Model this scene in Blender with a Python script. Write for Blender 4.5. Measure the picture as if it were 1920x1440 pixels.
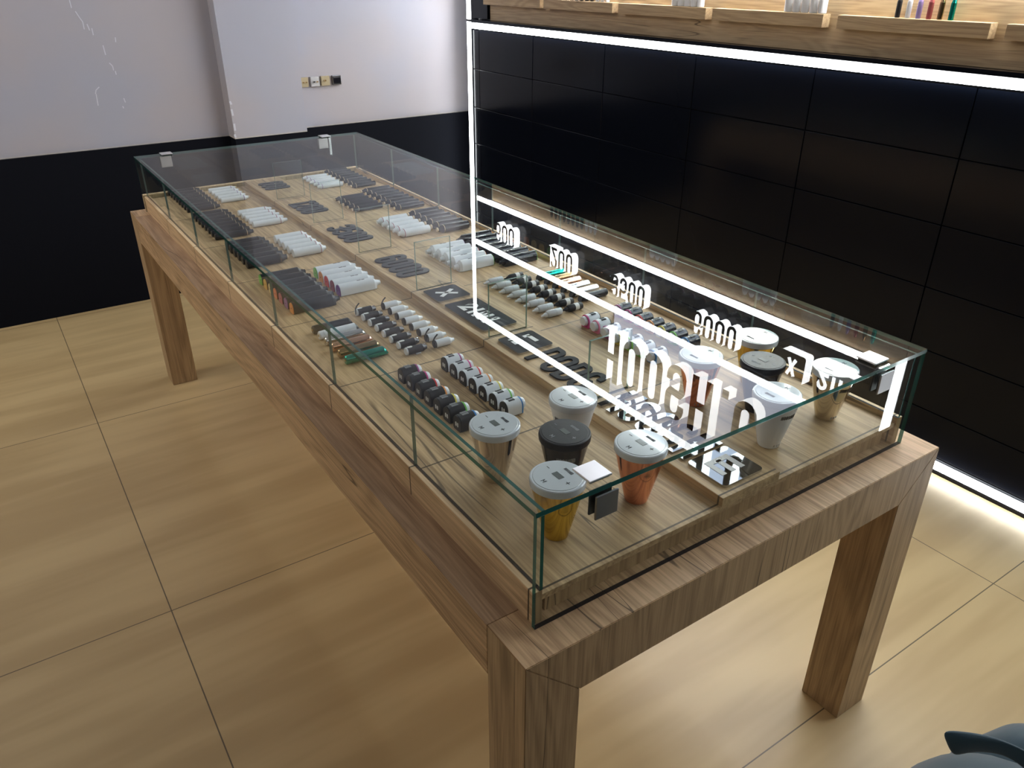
import bpy, bmesh, math, random
from mathutils import Vector, Matrix
random.seed(7)
for o in list(bpy.data.objects): bpy.data.objects.remove(o)
scn = bpy.context.scene
COL = scn.collection
PI = math.pi

# ------------------------------------------------------------------ camera
cd = bpy.data.cameras.new('camera'); cam = bpy.data.objects.new('camera', cd); COL.objects.link(cam)
cd.sensor_fit = 'HORIZONTAL'; cd.sensor_width = 36.0; cd.lens = 1461.65 / 1920 * 36.0
cd.clip_start = 0.02; cd.clip_end = 100
r_ = Vector((0.83030866, -0.55729955, 0.0021788)); u_ = Vector((0.26126794, 0.39270485, 0.88177206)); f_ = Vector((0.4922668, 0.73157372, -0.47167075))
M = Matrix((r_, u_, -f_)).transposed().to_4x4(); M.translation = Vector((-0.4490728, -0.6313223, 1.6191545))
cam.matrix_world = M
scn.camera = cam
# ------------------------------------------------------------------ world, lights, exposure
w = bpy.data.worlds.new('world'); scn.world = w; w.use_nodes = True
w.node_tree.nodes['Background'].inputs[0].default_value = (0.80, 0.86, 1.0, 1); w.node_tree.nodes['Background'].inputs[1].default_value = 0.10
scn.view_settings.view_transform = 'Standard'; scn.view_settings.look = 'None'
scn.view_settings.exposure = 0.0; scn.view_settings.gamma = 1.0; scn.view_settings.use_curve_mapping = False
try:
    scn.cycles.transparent_max_bounces = 32; scn.cycles.max_bounces = 12; scn.cycles.glossy_bounces = 6
except Exception: pass
LED_E = 17.0       # strength of the LED strips and the letter sides
def area(name, loc, target, sx, sy, power, col):
    l = bpy.data.lights.new(name, 'AREA'); l.shape = 'RECTANGLE'; l.size = sx; l.size_y = sy; l.energy = power; l.color = col
    o = bpy.data.objects.new(name, l); COL.objects.link(o); o.location = loc
    o.rotation_euler = (Vector(target) - Vector(loc)).to_track_quat('-Z', 'Y').to_euler(); return o
area('fill_light_left', (-2.3, 3.0, 2.6), (-0.3, 2.2, 0.2), 1.0, 1.4, 31, (1.0, 0.90, 0.77))  # added warm fill for the far-left floor and table side, no fixture
area('fill_light_back', (-1.0, 1.9, 3.1), (-0.1, 3.9, 1.6), 1.6, 0.8, 17, (0.86, 0.90, 1.0))  # added cool fill that evens out the back wall, no fixture
area('fill_light_near', (0.7, -2.3, 3.05), (0.6, -0.4, 0), 1.6, 0.6, 8, (1.0, 0.97, 0.93))  # weak fill added behind the camera for the near faces, no fixture

# ------------------------------------------------------------------ materials
MAT = {}
def newmat(name):
    m = bpy.data.materials.new(name); m.use_nodes = True; MAT[name] = m
    return m, m.node_tree.nodes, m.node_tree.links
def pbr(name, c, rough=0.5, metal=0.0, coat=0.0, spec=0.5, trans=0.0, noise=0.0):
    m, N, L = newmat(name); b = N['Principled BSDF']
    b.inputs['Base Color'].default_value = (*c, 1); b.inputs['Roughness'].default_value = rough; b.inputs['Metallic'].default_value = metal
    b.inputs['Coat Weight'].default_value = coat; b.inputs['Specular IOR Level'].default_value = spec; b.inputs['Transmission Weight'].default_value = trans
    if noise:
        t = N.new('ShaderNodeTexNoise'); t.inputs['Scale'].default_value = 60; t.inputs['Detail'].default_value = 4
        g = N.new('ShaderNodeNewGeometry'); L.new(g.outputs['Position'], t.inputs['Vector'])
        mr = N.new('ShaderNodeMapRange'); L.new(t.outputs['Fac'], mr.inputs['Value']); mr.inputs['To Min'].default_value = max(0.0, rough - noise); mr.inputs['To Max'].default_value = rough + noise
        L.new(mr.outputs['Result'], b.inputs['Roughness'])
    return m
def emis(name, c, s):
    m, N, L = newmat(name); N.remove(N['Principled BSDF']); e = N.new('ShaderNodeEmission')
    e.inputs[0].default_value = (*c, 1); e.inputs[1].default_value = s; L.new(e.outputs[0], N['Material Output'].inputs[0]); return m
def math_(N, L, op, a, b=None, c=None):
    n = N.new('ShaderNodeMath'); n.operation = op
    for i, v in enumerate((a, b, c)):
        if v is None: continue
        if isinstance(v, (int, float)): n.inputs[i].default_value = v
        else: L.new(v, n.inputs[i])
    return n.outputs[0]
def mixc(N, L, f, a, b, mode='MIX'):
    n = N.new('ShaderNodeMix'); n.data_type = 'RGBA'; n.blend_type = mode
    for s, v in ((n.inputs['Factor'], f), (n.inputs['A'], a), (n.inputs['B'], b)):
        if isinstance(v, (int, float)): s.default_value = v
        elif isinstance(v, tuple): s.default_value = (*v, 1)
        else: L.new(v, s)
    return n.outputs['Result']
def mrange(N, L, v, a, b, c, d):
    n = N.new('ShaderNodeMapRange'); n.interpolation_type = 'SMOOTHSTEP'; L.new(v, n.inputs['Value'])
    for k, x in zip(('From Min', 'From Max', 'To Min', 'To Max'), (a, b, c, d)): n.inputs[k].default_value = x
    return n.outputs['Result']
def noise(N, L, vec, scale, detail=3, rough=0.5, dist=0.0):
    t = N.new('ShaderNodeTexNoise'); t.inputs['Scale'].default_value = scale; t.inputs['Detail'].default_value = detail
    t.inputs['Roughness'].default_value = rough; t.inputs['Distortion'].default_value = dist; L.new(vec, t.inputs['Vector']); return t.outputs['Fac']
def mapping(N, L, src, scale, loc=(0, 0, 0)):
    m = N.new('ShaderNodeMapping'); m.inputs['Scale'].default_value = scale; m.inputs['Location'].default_value = loc; L.new(src, m.inputs['Vector']); return m.outputs[0]
def seam(N, L, comp, x0, p, wdt):
    t = math_(N, L, 'DIVIDE', math_(N, L, 'SUBTRACT', comp, x0), p)
    t = math_(N, L, 'FRACT', math_(N, L, 'ADD', t, 0.5)); t = math_(N, L, 'ABSOLUTE', math_(N, L, 'SUBTRACT', t, 0.5))
    return math_(N, L, 'LESS_THAN', t, wdt / p)
def wood(name, axis, light, dark, seed=0.0, rough=0.5, contrast=1.0, seams=None):
    m, N, L = newmat(name); b = N['Principled BSDF']; g = N.new('ShaderNodeNewGeometry'); P = g.outputs['Position']
    def sc(al, cr): return tuple(al if i == axis else cr for i in range(3))
    off = (seed, seed * 1.7, seed * 0.6)
    a = mapping(N, L, P, sc(0.9, 7.0), off)
    big = noise(N, L, a, 1.0, 2, 0.5, 0.6)
    # cathedral rings: sine of a slowly varying field
    rings = math_(N, L, 'SINE', math_(N, L, 'MULTIPLY', big, 85.0))
    fine = noise(N, L, mapping(N, L, P, sc(7.0, 230.0), off), 1.0, 3, 0.6)
    mid = noise(N, L, mapping(N, L, P, sc(2.0, 75.0), off), 1.0, 4, 0.65)
    tone = noise(N, L, mapping(N, L, P, sc(0.7, 3.0), (seed + 3, seed, 2)), 1.0, 1)
    f = math_(N, L, 'ADD', math_(N, L, 'MULTIPLY', rings, 0.13 * contrast), math_(N, L, 'MULTIPLY', math_(N, L, 'SUBTRACT', fine, 0.5), 1.25 * contrast))
    f = math_(N, L, 'ADD', f, math_(N, L, 'MULTIPLY', math_(N, L, 'SUBTRACT', mid, 0.5), 0.9 * contrast))
    f = math_(N, L, 'ADD', f, math_(N, L, 'MULTIPLY', math_(N, L, 'SUBTRACT', tone, 0.5), 0.6 * contrast))
    f = math_(N, L, 'ADD', f, 0.45)
    c = mixc(N, L, mrange(N, L, f, 0.1, 0.9, 0, 1), light, dark)
    # knots
    v = N.new('ShaderNodeTexVoronoi'); v.inputs['Scale'].default_value = 1.0; L.new(mapping(N, L, P, sc(1.5, 4.5), (seed * 2 + .3, seed + .7, .2)), v.inputs['Vector'])
    kn = mrange(N, L, v.outputs['Distance'], 0.03, 0.13, 0.6, 0.0)
    c = mixc(N, L, kn, c, tuple(x * 0.62 for x in dark))
    # long thin drying cracks
    cr = noise(N, L, mapping(N, L, P, sc(0.4, 9.0), (seed + 9, 4, seed)), 1.0, 2, 0.5, 0.1)
    line = mrange(N, L, math_(N, L, 'ABSOLUTE', math_(N, L, 'SUBTRACT', cr, 0.5)), 0.0008, 0.0035, 1.0, 0.0)
    gate = mrange(N, L, noise(N, L, mapping(N, L, P, sc(2.0, 2.5), (1, seed, 5)), 1.0, 1), 0.48, 0.56, 0.0, 0.75)
    c = mixc(N, L, math_(N, L, 'MULTIPLY', line, gate), c, (0.05, 0.032, 0.02))
    if seams:
        sx = N.new('ShaderNodeSeparateXYZ'); L.new(P, sx.inputs[0])
        c = mixc(N, L, math_(N, L, 'MULTIPLY', seam(N, L, sx.outputs[1], seams[0], seams[1], 0.0019), 0.9), c, (0.04, 0.028, 0.018))
    L.new(c, b.inputs['Base Color']); b.inputs['Roughness'].default_value = rough; b.inputs['Specular IOR Level'].default_value = 0.35
    bp = N.new('ShaderNodeBump'); bp.inputs['Strength'].default_value = 0.10; bp.inputs['Distance'].default_value = 0.002
    L.new(f, bp.inputs['Height']); L.new(bp.outputs[0], b.inputs['Normal'])
    return m
OAK_L = (0.57, 0.405, 0.235); OAK_D = (0.25, 0.165, 0.09)
GREY_L = (0.61, 0.43, 0.24); GREY_D = (0.30, 0.195, 0.10)
wood('table_wood_long', 1, (0.69, 0.475, 0.275), (0.33, 0.21, 0.115), 1.3, contrast=0.75)
wood('table_wood_dark', 1, (0.50, 0.335, 0.205), (0.27, 0.17, 0.10), 21.3, contrast=0.8)
wood('table_wood_upright', 2, OAK_L, OAK_D, 4.1, contrast=0.65)
wood('plinth_wood', 1, GREY_L, GREY_D, 7.7, contrast=0.8, seams=(0.457, 0.3813))
wood('plinth_side_wood', 1, (0.78, 0.57, 0.34), (0.43, 0.28, 0.155), 2.7, contrast=0.85, seams=(0.457, 0.3813))
wood('plinth_wood_upright', 2, GREY_L, GREY_D, 11.0, contrast=0.7)
wood('shelf_wood', 1, (0.54, 0.41, 0.25), (0.31, 0.215, 0.13), 15.0, contrast=0.8)

def glass(name, tint=(0.93, 0.965, 0.95), haze=0.012, smear=0.03):
    m, N, L = newmat(name); N.remove(N['Principled BSDF']); out = N['Material Output']
    g = N.new('ShaderNodeNewGeometry'); vd = N.new('ShaderNodeVectorMath'); vd.operation = 'DOT_PRODUCT'
    L.new(g.outputs['Incoming'], vd.inputs[0]); L.new(g.outputs['Normal'], vd.inputs[1])
    c = math_(N, L, 'ABSOLUTE', vd.outputs['Value'])
    F = math_(N, L, 'ADD', 0.036, math_(N, L, 'MULTIPLY', math_(N, L, 'POWER', math_(N, L, 'SUBTRACT', 1.0, c), 5.0), 0.60))
    tr = N.new('ShaderNodeBsdfTransparent'); tr.inputs[0].default_value = (*tint, 1)
    gl = N.new('ShaderNodeBsdfGlossy'); gl.inputs['Roughness'].default_value = 0.0; gl.inputs[0].default_value = (1, 1, 1, 1)
    df = N.new('ShaderNodeBsdfDiffuse'); df.inputs[0].default_value = (0.8, 0.85, 0.9, 1)
    t = N.new('ShaderNodeMapping'); t.inputs['Scale'].default_value = (3.5, 0.9, 2.0); t.inputs['Rotation'].default_value = (0, 0, 0.6); L.new(g.outputs['Position'], t.inputs['Vector'])
    n1 = noise(N, L, t.outputs[0], 1.3, 6, 0.62, 1.8)
    n2 = noise(N, L, g.outputs['Position'], 260, 1)
    hz = math_(N, L, 'ADD', mrange(N, L, n1, 0.50, 0.72, haze, haze + smear), math_(N, L, 'MULTIPLY', math_(N, L, 'GREATER_THAN', n2, 0.80), 0.15))
    a = N.new('ShaderNodeMixShader'); L.new(hz, a.inputs[0]); L.new(tr.outputs[0], a.inputs[1]); L.new(df.outputs[0], a.inputs[2])
    b = N.new('ShaderNodeMixShader'); L.new(F, b.inputs[0]); L.new(a.outputs[0], b.inputs[1]); L.new(gl.outputs[0], b.inputs[2])
    L.new(b.outputs[0], out.inputs[0]); return m
glass('top_glass', haze=0.006, smear=0.032)
glass('side_glass', haze=0.003, smear=0.008)
def clear_face():      # second face of each sheet: its reflection is already counted on the first
    m, N, L = newmat('glass_second_face'); N.remove(N['Principled BSDF']); tr = N.new('ShaderNodeBsdfTransparent'); tr.inputs[0].default_value = (0.995, 1.0, 0.997, 1)
    L.new(tr.outputs[0], N['Material Output'].inputs[0])
clear_face()
def glass_edge(name, col, fac):
    m, N, L = newmat(name); N.remove(N['Principled BSDF']); out = N['Material Output']
    tr = N.new('ShaderNodeBsdfTransparent'); tr.inputs[0].default_value = (*col, 1)
    df = N.new('ShaderNodeBsdfPrincipled'); df.inputs['Base Color'].default_value = (*[x * 0.8 for x in col], 1); df.inputs['Roughness'].default_value = 0.12; df.inputs['Coat Weight'].default_value = 0.5
    s = N.new('ShaderNodeMixShader'); s.inputs[0].default_value = fac; L.new(tr.outputs[0], s.inputs[1]); L.new(df.outputs[0], s.inputs[2]); L.new(s.outputs[0], out.inputs[0]); return m
glass_edge('glass_edge', (0.05, 0.22, 0.20), 0.50)
glass_edge('join_edge', (0.34, 0.45, 0.42), 0.35)
glass_edge('divider_edge', (0.33, 0.50, 0.45), 0.62)

emis('led_white', (0.94, 0.98, 1.0), LED_E)
emis('letter_glow', (0.96, 0.98, 1.0), LED_E * 0.75)
emis('sign_panel_light', (0.74, 0.80, 1.0), 4.6)
emis('led_ledge', (1.0, 0.99, 0.94), LED_E * 4.2)
pbr('black_acrylic', (0.013, 0.014, 0.018), 0.04, 0, 1.0)
pbr('mirror_black', (0.13, 0.14, 0.15), 0.02, 1.0)
pbr('film_black', (0.012, 0.013, 0.018), 0.5, spec=0.08)
pbr('mirror_edge', (0.5, 0.5, 0.5), 0.2, 1.0)
pbr('black_sign_face', (0.012, 0.012, 0.014), 0.25)
pbr('black_tile', (0.0035, 0.005, 0.010), 0.17, 0, 0.0, spec=0.15, noise=0.05)
pbr('black_board', (0.0045, 0.0055, 0.010), 0.7, spec=0.10)
pbr('black_metal', (0.02, 0.02, 0.024), 0.35, 0.4)
pbr('black_plastic', (0.012, 0.012, 0.015), 0.33)
pbr('black_gloss', (0.010, 0.010, 0.014), 0.12, 0, 0.1)
pbr('soft_black', (0.016, 0.016, 0.020), 0.45, spec=0.4)
pbr('white_plastic', (0.74, 0.77, 0.82), 0.28, 0, 0.3)
pbr('lid_white', (0.70, 0.74, 0.80), 0.16, 0, 0.5)
pbr('lid_top_white', (0.66, 0.71, 0.76), 0.12, 0, 0.8)
pbr('grey_bottle', (0.58, 0.60, 0.63), 0.25, 0, 0.2)
pbr('lid_black', (0.012, 0.012, 0.016), 0.3, spec=0.25)
pbr('gold_tip', (0.75, 0.60, 0.42), 0.3, 0.7)
pbr('label_white', (0.72, 0.73, 0.74), 0.45)
pbr('print_dark', (0.03, 0.03, 0.04), 0.5)
pbr('print_grey', (0.30, 0.31, 0.33), 0.5)
pbr('screen_grey', (0.15, 0.17, 0.17), 0.12, 0, 0.6)
pbr('chrome_tinted', (0.66, 0.60, 0.52), 0.05, 1.0)
pbr('gold_metal', (0.72, 0.52, 0.09), 0.09, 1.0)
pbr('copper_metal', (0.80, 0.36, 0.23), 0.11, 1.0)
pbr('silver_metal', (0.62, 0.63, 0.65), 0.12, 1.0)
pbr('rose_metal', (0.72, 0.43, 0.30), 0.12, 1.0)
pbr('bronze_metal', (0.34, 0.24, 0.13), 0.14, 1.0)
pbr('green_metal', (0.01, 0.30, 0.24), 0.12, 0.9)
pbr('steel_brushed', (0.30, 0.30, 0.31), 0.30, 1.0, noise=0.06)
pbr('steel_bright', (0.83, 0.83, 0.86), 0.33, 0.85, noise=0.05)
pbr('pink_tube', (0.45, 0.12, 0.13), 0.2, 0.5); pbr('lilac_tube', (0.42, 0.35, 0.72), 0.2, 0.5)
COLS = {'green': (0.20, 0.62, 0.11), 'orange': (0.86, 0.34, 0.10), 'red': (0.80, 0.07, 0.07), 'maroon': (0.30, 0.02, 0.06), 'purple': (0.17, 0.04, 0.30),
        'yellow': (0.85, 0.72, 0.10), 'cream': (0.80, 0.62, 0.30), 'amber': (0.85, 0.50, 0.13), 'coral': (0.85, 0.25, 0.14), 'mauve': (0.50, 0.15, 0.20), 'violet': (0.32, 0.14, 0.38),
        'magenta': (0.62, 0.05, 0.28), 'plum': (0.38, 0.07, 0.28), 'blue': (0.05, 0.24, 0.60), 'pink': (0.85, 0.25, 0.42), 'lime': (0.30, 0.70, 0.10)}
for k, v in COLS.items(): pbr('accent_' + k, v, 0.35)
pbr('socket_beige', (0.42, 0.35, 0.22), 0.5); pbr('socket_grey', (0.50, 0.50, 0.52), 0.5); pbr('socket_steel', (0.3, 0.3, 0.32), 0.2, 0.9); pbr('brass', (0.8, 0.62, 0.35), 0.2, 1.0)
pbr('plaster_drip', (0.62, 0.63, 0.70), 0.7)
pbr('ceiling_paint', (0.25, 0.25, 0.26), 0.9)
pbr('room_paint', (0.40, 0.38, 0.36), 0.9)

def wall_mat():
    m, N, L = newmat('white_plaster'); b = N['Principled BSDF']; g = N.new('ShaderNodeNewGeometry'); P = g.outputs['Position']
    n1 = noise(N, L, P, 1.6, 3, 0.5); n2 = noise(N, L, P, 9, 4, 0.6)
    c = mixc(N, L, mrange(N, L, n1, 0.35, 0.65, 0, 1), (0.40, 0.41, 0.49), (0.44, 0.415, 0.45))
    c = mixc(N, L, math_(N, L, 'MULTIPLY', mrange(N, L, n2, 0.55, 0.75, 0, 1), 0.12), c, (0.40, 0.40, 0.42))
    sx = N.new('ShaderNodeSeparateXYZ'); L.new(P, sx.inputs[0])
    edge = math_(N, L, 'MULTIPLY', mrange(N, L, sx.outputs[2], 0.812, 0.822, 1, 0), 0.6)
    c = mixc(N, L, edge, c, (0.62, 0.56, 0.44))
    s1 = noise(N, L, mapping(N, L, P, (26, 26, 5), (0, 0, 0)), 1.0, 2, 0.5, 0.5)
    box = math_(N, L, 'MULTIPLY', mrange(N, L, sx.outputs[0], -0.25, -0.1, 0, 1), mrange(N, L, sx.outputs[0], 0.12, 0.28, 1, 0))
    scr = math_(N, L, 'MULTIPLY', mrange(N, L, s1, 0.735, 0.76, 0, 1), box)
    c = mixc(N, L, math_(N, L, 'MULTIPLY', scr, 0.5), c, (0.75, 0.75, 0.80))
    L.new(c, b.inputs['Base Color']); b.inputs['Roughness'].default_value = 0.8
    bp = N.new('ShaderNodeBump'); bp.inputs['Strength'].default_value = 0.2; bp.inputs['Distance'].default_value = 0.003; L.new(n2, bp.inputs['Height']); L.new(bp.outputs[0], b.inputs['Normal'])
wall_mat()
def floor_mat():
    m, N, L = newmat('floor_laminate'); b = N['Principled BSDF']; g = N.new('ShaderNodeNewGeometry'); P = g.outputs['Position']
    sx = N.new('ShaderNodeSeparateXYZ'); L.new(P, sx.inputs[0])
    a = noise(N, L, mapping(N, L, P, (0.9, 7.0, 1), (3, 1, 0)), 1.0, 3, 0.55, 0.15)
    c2 = noise(N, L, mapping(N, L, P, (0.5, 2.2, 1), (7, 5, 0)), 1.0, 1)
    fine = noise(N, L, mapping(N, L, P, (6, 60, 1), (7, 5, 0)), 1.0, 2)
    f = math_(N, L, 'ADD', mrange(N, L, a, 0.25, 0.75, 0, 1), math_(N, L, 'MULTIPLY', math_(N, L, 'SUBTRACT', c2, 0.5), 0.8))
    f = math_(N, L, 'ADD', f, math_(N, L, 'MULTIPLY', math_(N, L, 'SUBTRACT', fine, 0.5), 0.10))
    c = mixc(N, L, mrange(N, L, f, 0, 1, 0, 1), (0.63, 0.48, 0.255), (0.50, 0.365, 0.185))
    ln = math_(N, L, 'MAXIMUM', seam(N, L, sx.outputs[0], -0.330, 2.063, 0.0016), seam(N, L, sx.outputs[1], 0.036, 1.2445, 0.0016))
    c = mixc(N, L, math_(N, L, 'MULTIPLY', ln, 0.85), c, (0.07, 0.055, 0.04))
    L.new(c, b.inputs['Base Color']); b.inputs['Roughness'].default_value = 0.38; b.inputs['Specular IOR Level'].default_value = 0.45
floor_mat()
def cloth_mat():
    m, N, L = newmat('teal_cloth'); b = N['Principled BSDF']; b.inputs['Base Color'].default_value = (0.016, 0.055, 0.082, 1); b.inputs['Roughness'].default_value = 0.85
    b.inputs['Sheen Weight'].default_value = 0.4
    g = N.new('ShaderNodeNewGeometry'); n = noise(N, L, g.outputs['Position'], 900, 2); bp = N.new('ShaderNodeBump'); bp.inputs['Strength'].default_value = 0.15; bp.inputs['Distance'].default_value = 0.001
    L.new(n, bp.inputs['Height']); L.new(bp.outputs[0], b.inputs['Normal'])
cloth_mat(); pbr('skin', (0.45, 0.27, 0.19), 0.5); pbr('dark_hair', (0.02, 0.015, 0.012), 0.5); pbr('dark_trousers', (0.02, 0.022, 0.03), 0.8)

# ------------------------------------------------------------------ object helpers
def thing(name, label, cat, loc=(0, 0, 0), rotz=0.0, group=None):
    o = bpy.data.objects.new(name, None); COL.objects.link(o); o.location = loc; o.rotation_euler = (0, 0, rotz); o.empty_display_size = 0.03
    o['label'] = label; o['category'] = cat
    if group: o['group'] = group
    return o
def tag(o, label, cat, group=None):
    o['label'] = label; o['category'] = cat
    if group: o['group'] = group
    return o
def obj(name, bm, mats, parent=None, smooth=None, label=None):
    me = bpy.data.meshes.new(name); bmesh.ops.recalc_face_normals(bm, faces=bm.faces)
    if smooth is not None:
        for f in bm.faces: f.smooth = True
        for e in bm.edges:
            if len(e.link_faces) == 2 and e.calc_face_angle(0) > smooth: e.smooth = False
    bm.to_mesh(me); bm.free()
    for mm in (mats if isinstance(mats, (list, tuple)) else [mats]): me.materials.append(MAT[mm])
    o = bpy.data.objects.new(name, me); COL.objects.link(o)
    if parent: o.parent = parent
    if label: o['label'] = label
    return o
def struct(name, bm, mats, **k):
    o = obj(name, bm, mats, **k); o['kind'] = 'structure'; return o
def dup(root, loc, rotz=None, label=None, group=None):
    r = root.copy(); COL.objects.link(r); r.location = loc
    if rotz is not None: r.rotation_euler = (0, 0, rotz)
    if label: r['label'] = label
    if group: r['group'] = group
    for ch in list(root.children):
        c = ch.copy(); COL.objects.link(c); c.parent = r
        for g in ch.children:
            d = g.copy(); COL.objects.link(d); d.parent = c
    return r
def box(bm, x0, x1, y0, y1, z0, z1, mi=0, bev=0.0):
    vs = [bm.verts.new((x, y, z)) for x in (x0, x1) for y in (y0, y1) for z in (z0, z1)]
    q = [(0, 1, 3, 2), (4, 6, 7, 5), (0, 4, 5, 1), (2, 3, 7, 6), (0, 2, 6, 4), (1, 5, 7, 3)]
    fs = [bm.faces.new([vs[i] for i in f]) for f in q]
    for f in fs: f.material_index = mi
    if bev: bmesh.ops.bevel(bm, geom=list({e for f in fs for e in f.edges}), offset=bev, segments=2, affect='EDGES', profile=0.5, clamp_overlap=True)
    return fs
def B(x0, x1, y0, y1, z0, z1, bev=0.0):
    bm = bmesh.new(); box(bm, x0, x1, y0, y1, z0, z1, 0, bev); return bm
def lathe(bm, prof, ax='z', c=(0, 0, 0), seg=24, squash=1.0, mi=0):
    """prof: list of (t, r); revolve about an axis through c"""
    rings = []
    for t, r in prof:
        ring = []
        for k in range(seg):
            a = 2 * PI * k / seg; p, q = r * math.cos(a), r * math.sin(a)
            if ax == 'z': v = (c[0] + p, c[1] + q, c[2] + t)
            else: v = (c[0] + t, c[1] + p, c[2] + q * squash)
            ring.append(bm.verts.new(v))
        rings.append(ring)
    for A, Bn in zip(rings, rings[1:]):
        for k in range(seg):
            f = bm.faces.new((A[k], A[(k + 1) % seg], Bn[(k + 1) % seg], Bn[k])); f.material_index = mi
    for rg in (rings[0], rings[-1]):
        f = bm.faces.new(rg); f.material_index = mi
def LX(prof, cz, seg=20, squash=1.0):
    bm = bmesh.new(); lathe(bm, prof, 'x', (0, 0, cz), seg, squash); return bm
def LZ(prof, seg=48, c=(0, 0, 0)):
    bm = bmesh.new(); lathe(bm, prof, 'z', c, seg); return bm
def arch_pts(wd, h, n=9):
    """flat bottomed, round topped outline in (y, z)"""
    r = wd / 2; c = min(0.003, r * 0.2)
    pts = [(-r + c, 0), (r - c, 0), (r, c)]
    for k in range(n + 1):
        a = PI * k / n; pts.append((r * math.cos(a), max(c, h - r) + r * math.sin(a)))
    pts.append((-r, c)); return pts
def arch(bm, x0, x1, wd, h, mi=0, sc=1.0):
    A = [bm.verts.new((x0, y, z)) for y, z in arch_pts(wd, h)]; Bv = [bm.verts.new((x1, y * sc, z * sc)) for y, z in arch_pts(wd, h)]
    n = len(A)
    for k in range(n): f = bm.faces.new((A[k], A[(k + 1) % n], Bv[(k + 1) % n], Bv[k])); f.material_index = mi
    for rg in (A, Bv): bm.faces.new(rg).material_index = mi
def AR(x0, x1, wd, h, sc=1.0):
    bm = bmesh.new(); arch(bm, x0, x1, wd, h, 0, sc); return bm

# ------------------------------------------------------------------ lettering: ribbons along centre lines
def arcp(cx, cy, r, a0, a1, n=8):
    return [(cx + r * math.cos(math.radians(a0 + (a1 - a0) * k / n)), cy + r * math.sin(math.radians(a0 + (a1 - a0) * k / n))) for k in range(n + 1)]
def glyph(ch, W, s):
    """strokes of a glyph in a box W x 1, stroke s: list of (points, closed)"""
    l, R, b, t = s / 2, W - s / 2, s / 2, 1 - s / 2; r = (W - s) / 2; cx = W / 2; m = 0.5
    if ch in 'O0': return [(arcp(cx, t - r, r, 0, 180) + arcp(cx, b + r, r, 180, 360), True)]
    if ch == 'H': return [([(l, 0), (l, 1)], False), ([(R, 0), (R, 1)], False), ([(l, m), (R, m)], False)]
    if ch == '1': return [([(R, 0), (R, 1)], False), ([(R, 1 - s * 0.7), (R - W * 0.5, 0.8)], False)]
    if ch == 'I': return [([(cx, 0), (cx, 1)], False)]
    if ch == 'N': return [([(l, 0), (l, 1)], False), ([(R, 0), (R, 1)], False), ([(l, 1 - s * .4), (R, s * .4)], False)]
    if ch == 'L': return [([(l, 1), (l, b), (W, b)], False)]
    if ch == 'S': return [([(R, 0.70)] + arcp(cx, t - r, r, 0, 180) + arcp(cx, 0.53 + r * .55, r, 180, 235, 4) + arcp(cx, 0.47 - r * .55, r, 55, 0, 4) + arcp(cx, b + r, r, 360, 180) + [(l, 0.30)], False)]
    if ch == '6': return [([(R, 0.68)] + arcp(cx, t - r, r, 0, 180) + arcp(cx, b + r, r, 180, 360) + arcp(cx, 0.56 - r, r, 0, 150, 7), False)]
    if ch == '3': return [([(l, 0.72)] + arcp(cx, t - r, r, 180, 0) + arcp(cx + r * .1, 0.5 + r * .9, r * .9, 0, -90, 4) + arcp(cx + r * .1, 0.5 - r * .9, r * .9, 90, 0, 4) + arcp(cx, b + r, r, 360, 180) + [(l, 0.28)], False)]
    if ch == '5': return [([(W, t), (l, t), (l, 0.53), (cx - r * .2, 0.60)] + arcp(cx, 0.60 - r, r, 90, 0, 5) + arcp(cx, b + r, r, 360, 180) + [(l, 0.28)], False)]
    if ch == '2': return [([(l, 0.70)] + arcp(cx, t - r, r, 180, 0) + [(R, 0.62), (l + s * .2, b), (W, b)], False)]
    if ch == 'P': return [([(l, 0), (l, t)] + arcp(cx, t - r, r, 90, 0, 5) + arcp(cx, 0.42 + r, r, 0, -90, 5) + [(l, 0.42)], False)]
    if ch == 'D': return [([(l, b), (l, t)] + arcp(cx, t - r, r, 90, 0, 5) + arcp(cx, b + r, r, 0, -90, 5), True)]
    if ch == 'C': return [([(R, 0.68)] + arcp(cx, t - r, r, 0, 180) + arcp(cx, b + r, r, 180, 360) + [(R, 0.32)], False)]
    if ch == 'X': return [([(l * .8, 0), (W - l * .8, 1)], False), ([(l * .8, 1), (W - l * .8, 0)], False)]
    if ch == 'M': return [([(l, 0), (l, 1)], False), ([(R, 0), (R, 1)], False), ([(l, 1 - s * .4), (cx, 0.35), (R, 1 - s * .4)], False)]
    if ch == '+': return [([(cx, 0.1), (cx, 0.9)], False), ([(cx - .4, 0.5), (cx + .4, 0.5)], False)]
    if ch == '-': return [([(0, 0.5), (W, 0.5)], False)]
    if ch == 'E': return [([(R + s * .5, t), (l, t), (l, b), (R + s * .5, b)], False), ([(l, m), (R + s * .5, m)], False)]
    if ch == '.': return [([(0, s / 2), (s, s / 2)], False)]
    return []
def ribbon(pts, s, closed):
    """offset centre line to both sides"""
    P = [Vector(p) for p in pts]; Q = []
    for p in P:
        if not Q or (p - Q[-1]).length > 1e-5: Q.append(p)
    if closed and (Q[0] - Q[-1]).length < 1e-5: Q.pop()
    P = Q; n = len(P); Lf, Rt = [], []
    for i, p in enumerate(P):
        d0 = (p - P[i - 1]) if (i > 0 or closed) else (P[1] - p)
        d1 = (P[(i + 1) % n] - p) if (i < n - 1 or closed) else (p - P[i - 1])
        d0 = d0.normalized(); d1 = d1.normalized(); n0 = Vector((-d0.y, d0.x)); n1 = Vector((-d1.y, d1.x))
        mt = (n0 + n1); mt = mt.normalized() if mt.length > 1e-4 else n0
        k = s / 2 / max(0.45, mt.dot(n0)); Lf.append(p + mt * k); Rt.append(p - mt * k)
    return Lf, Rt
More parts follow.
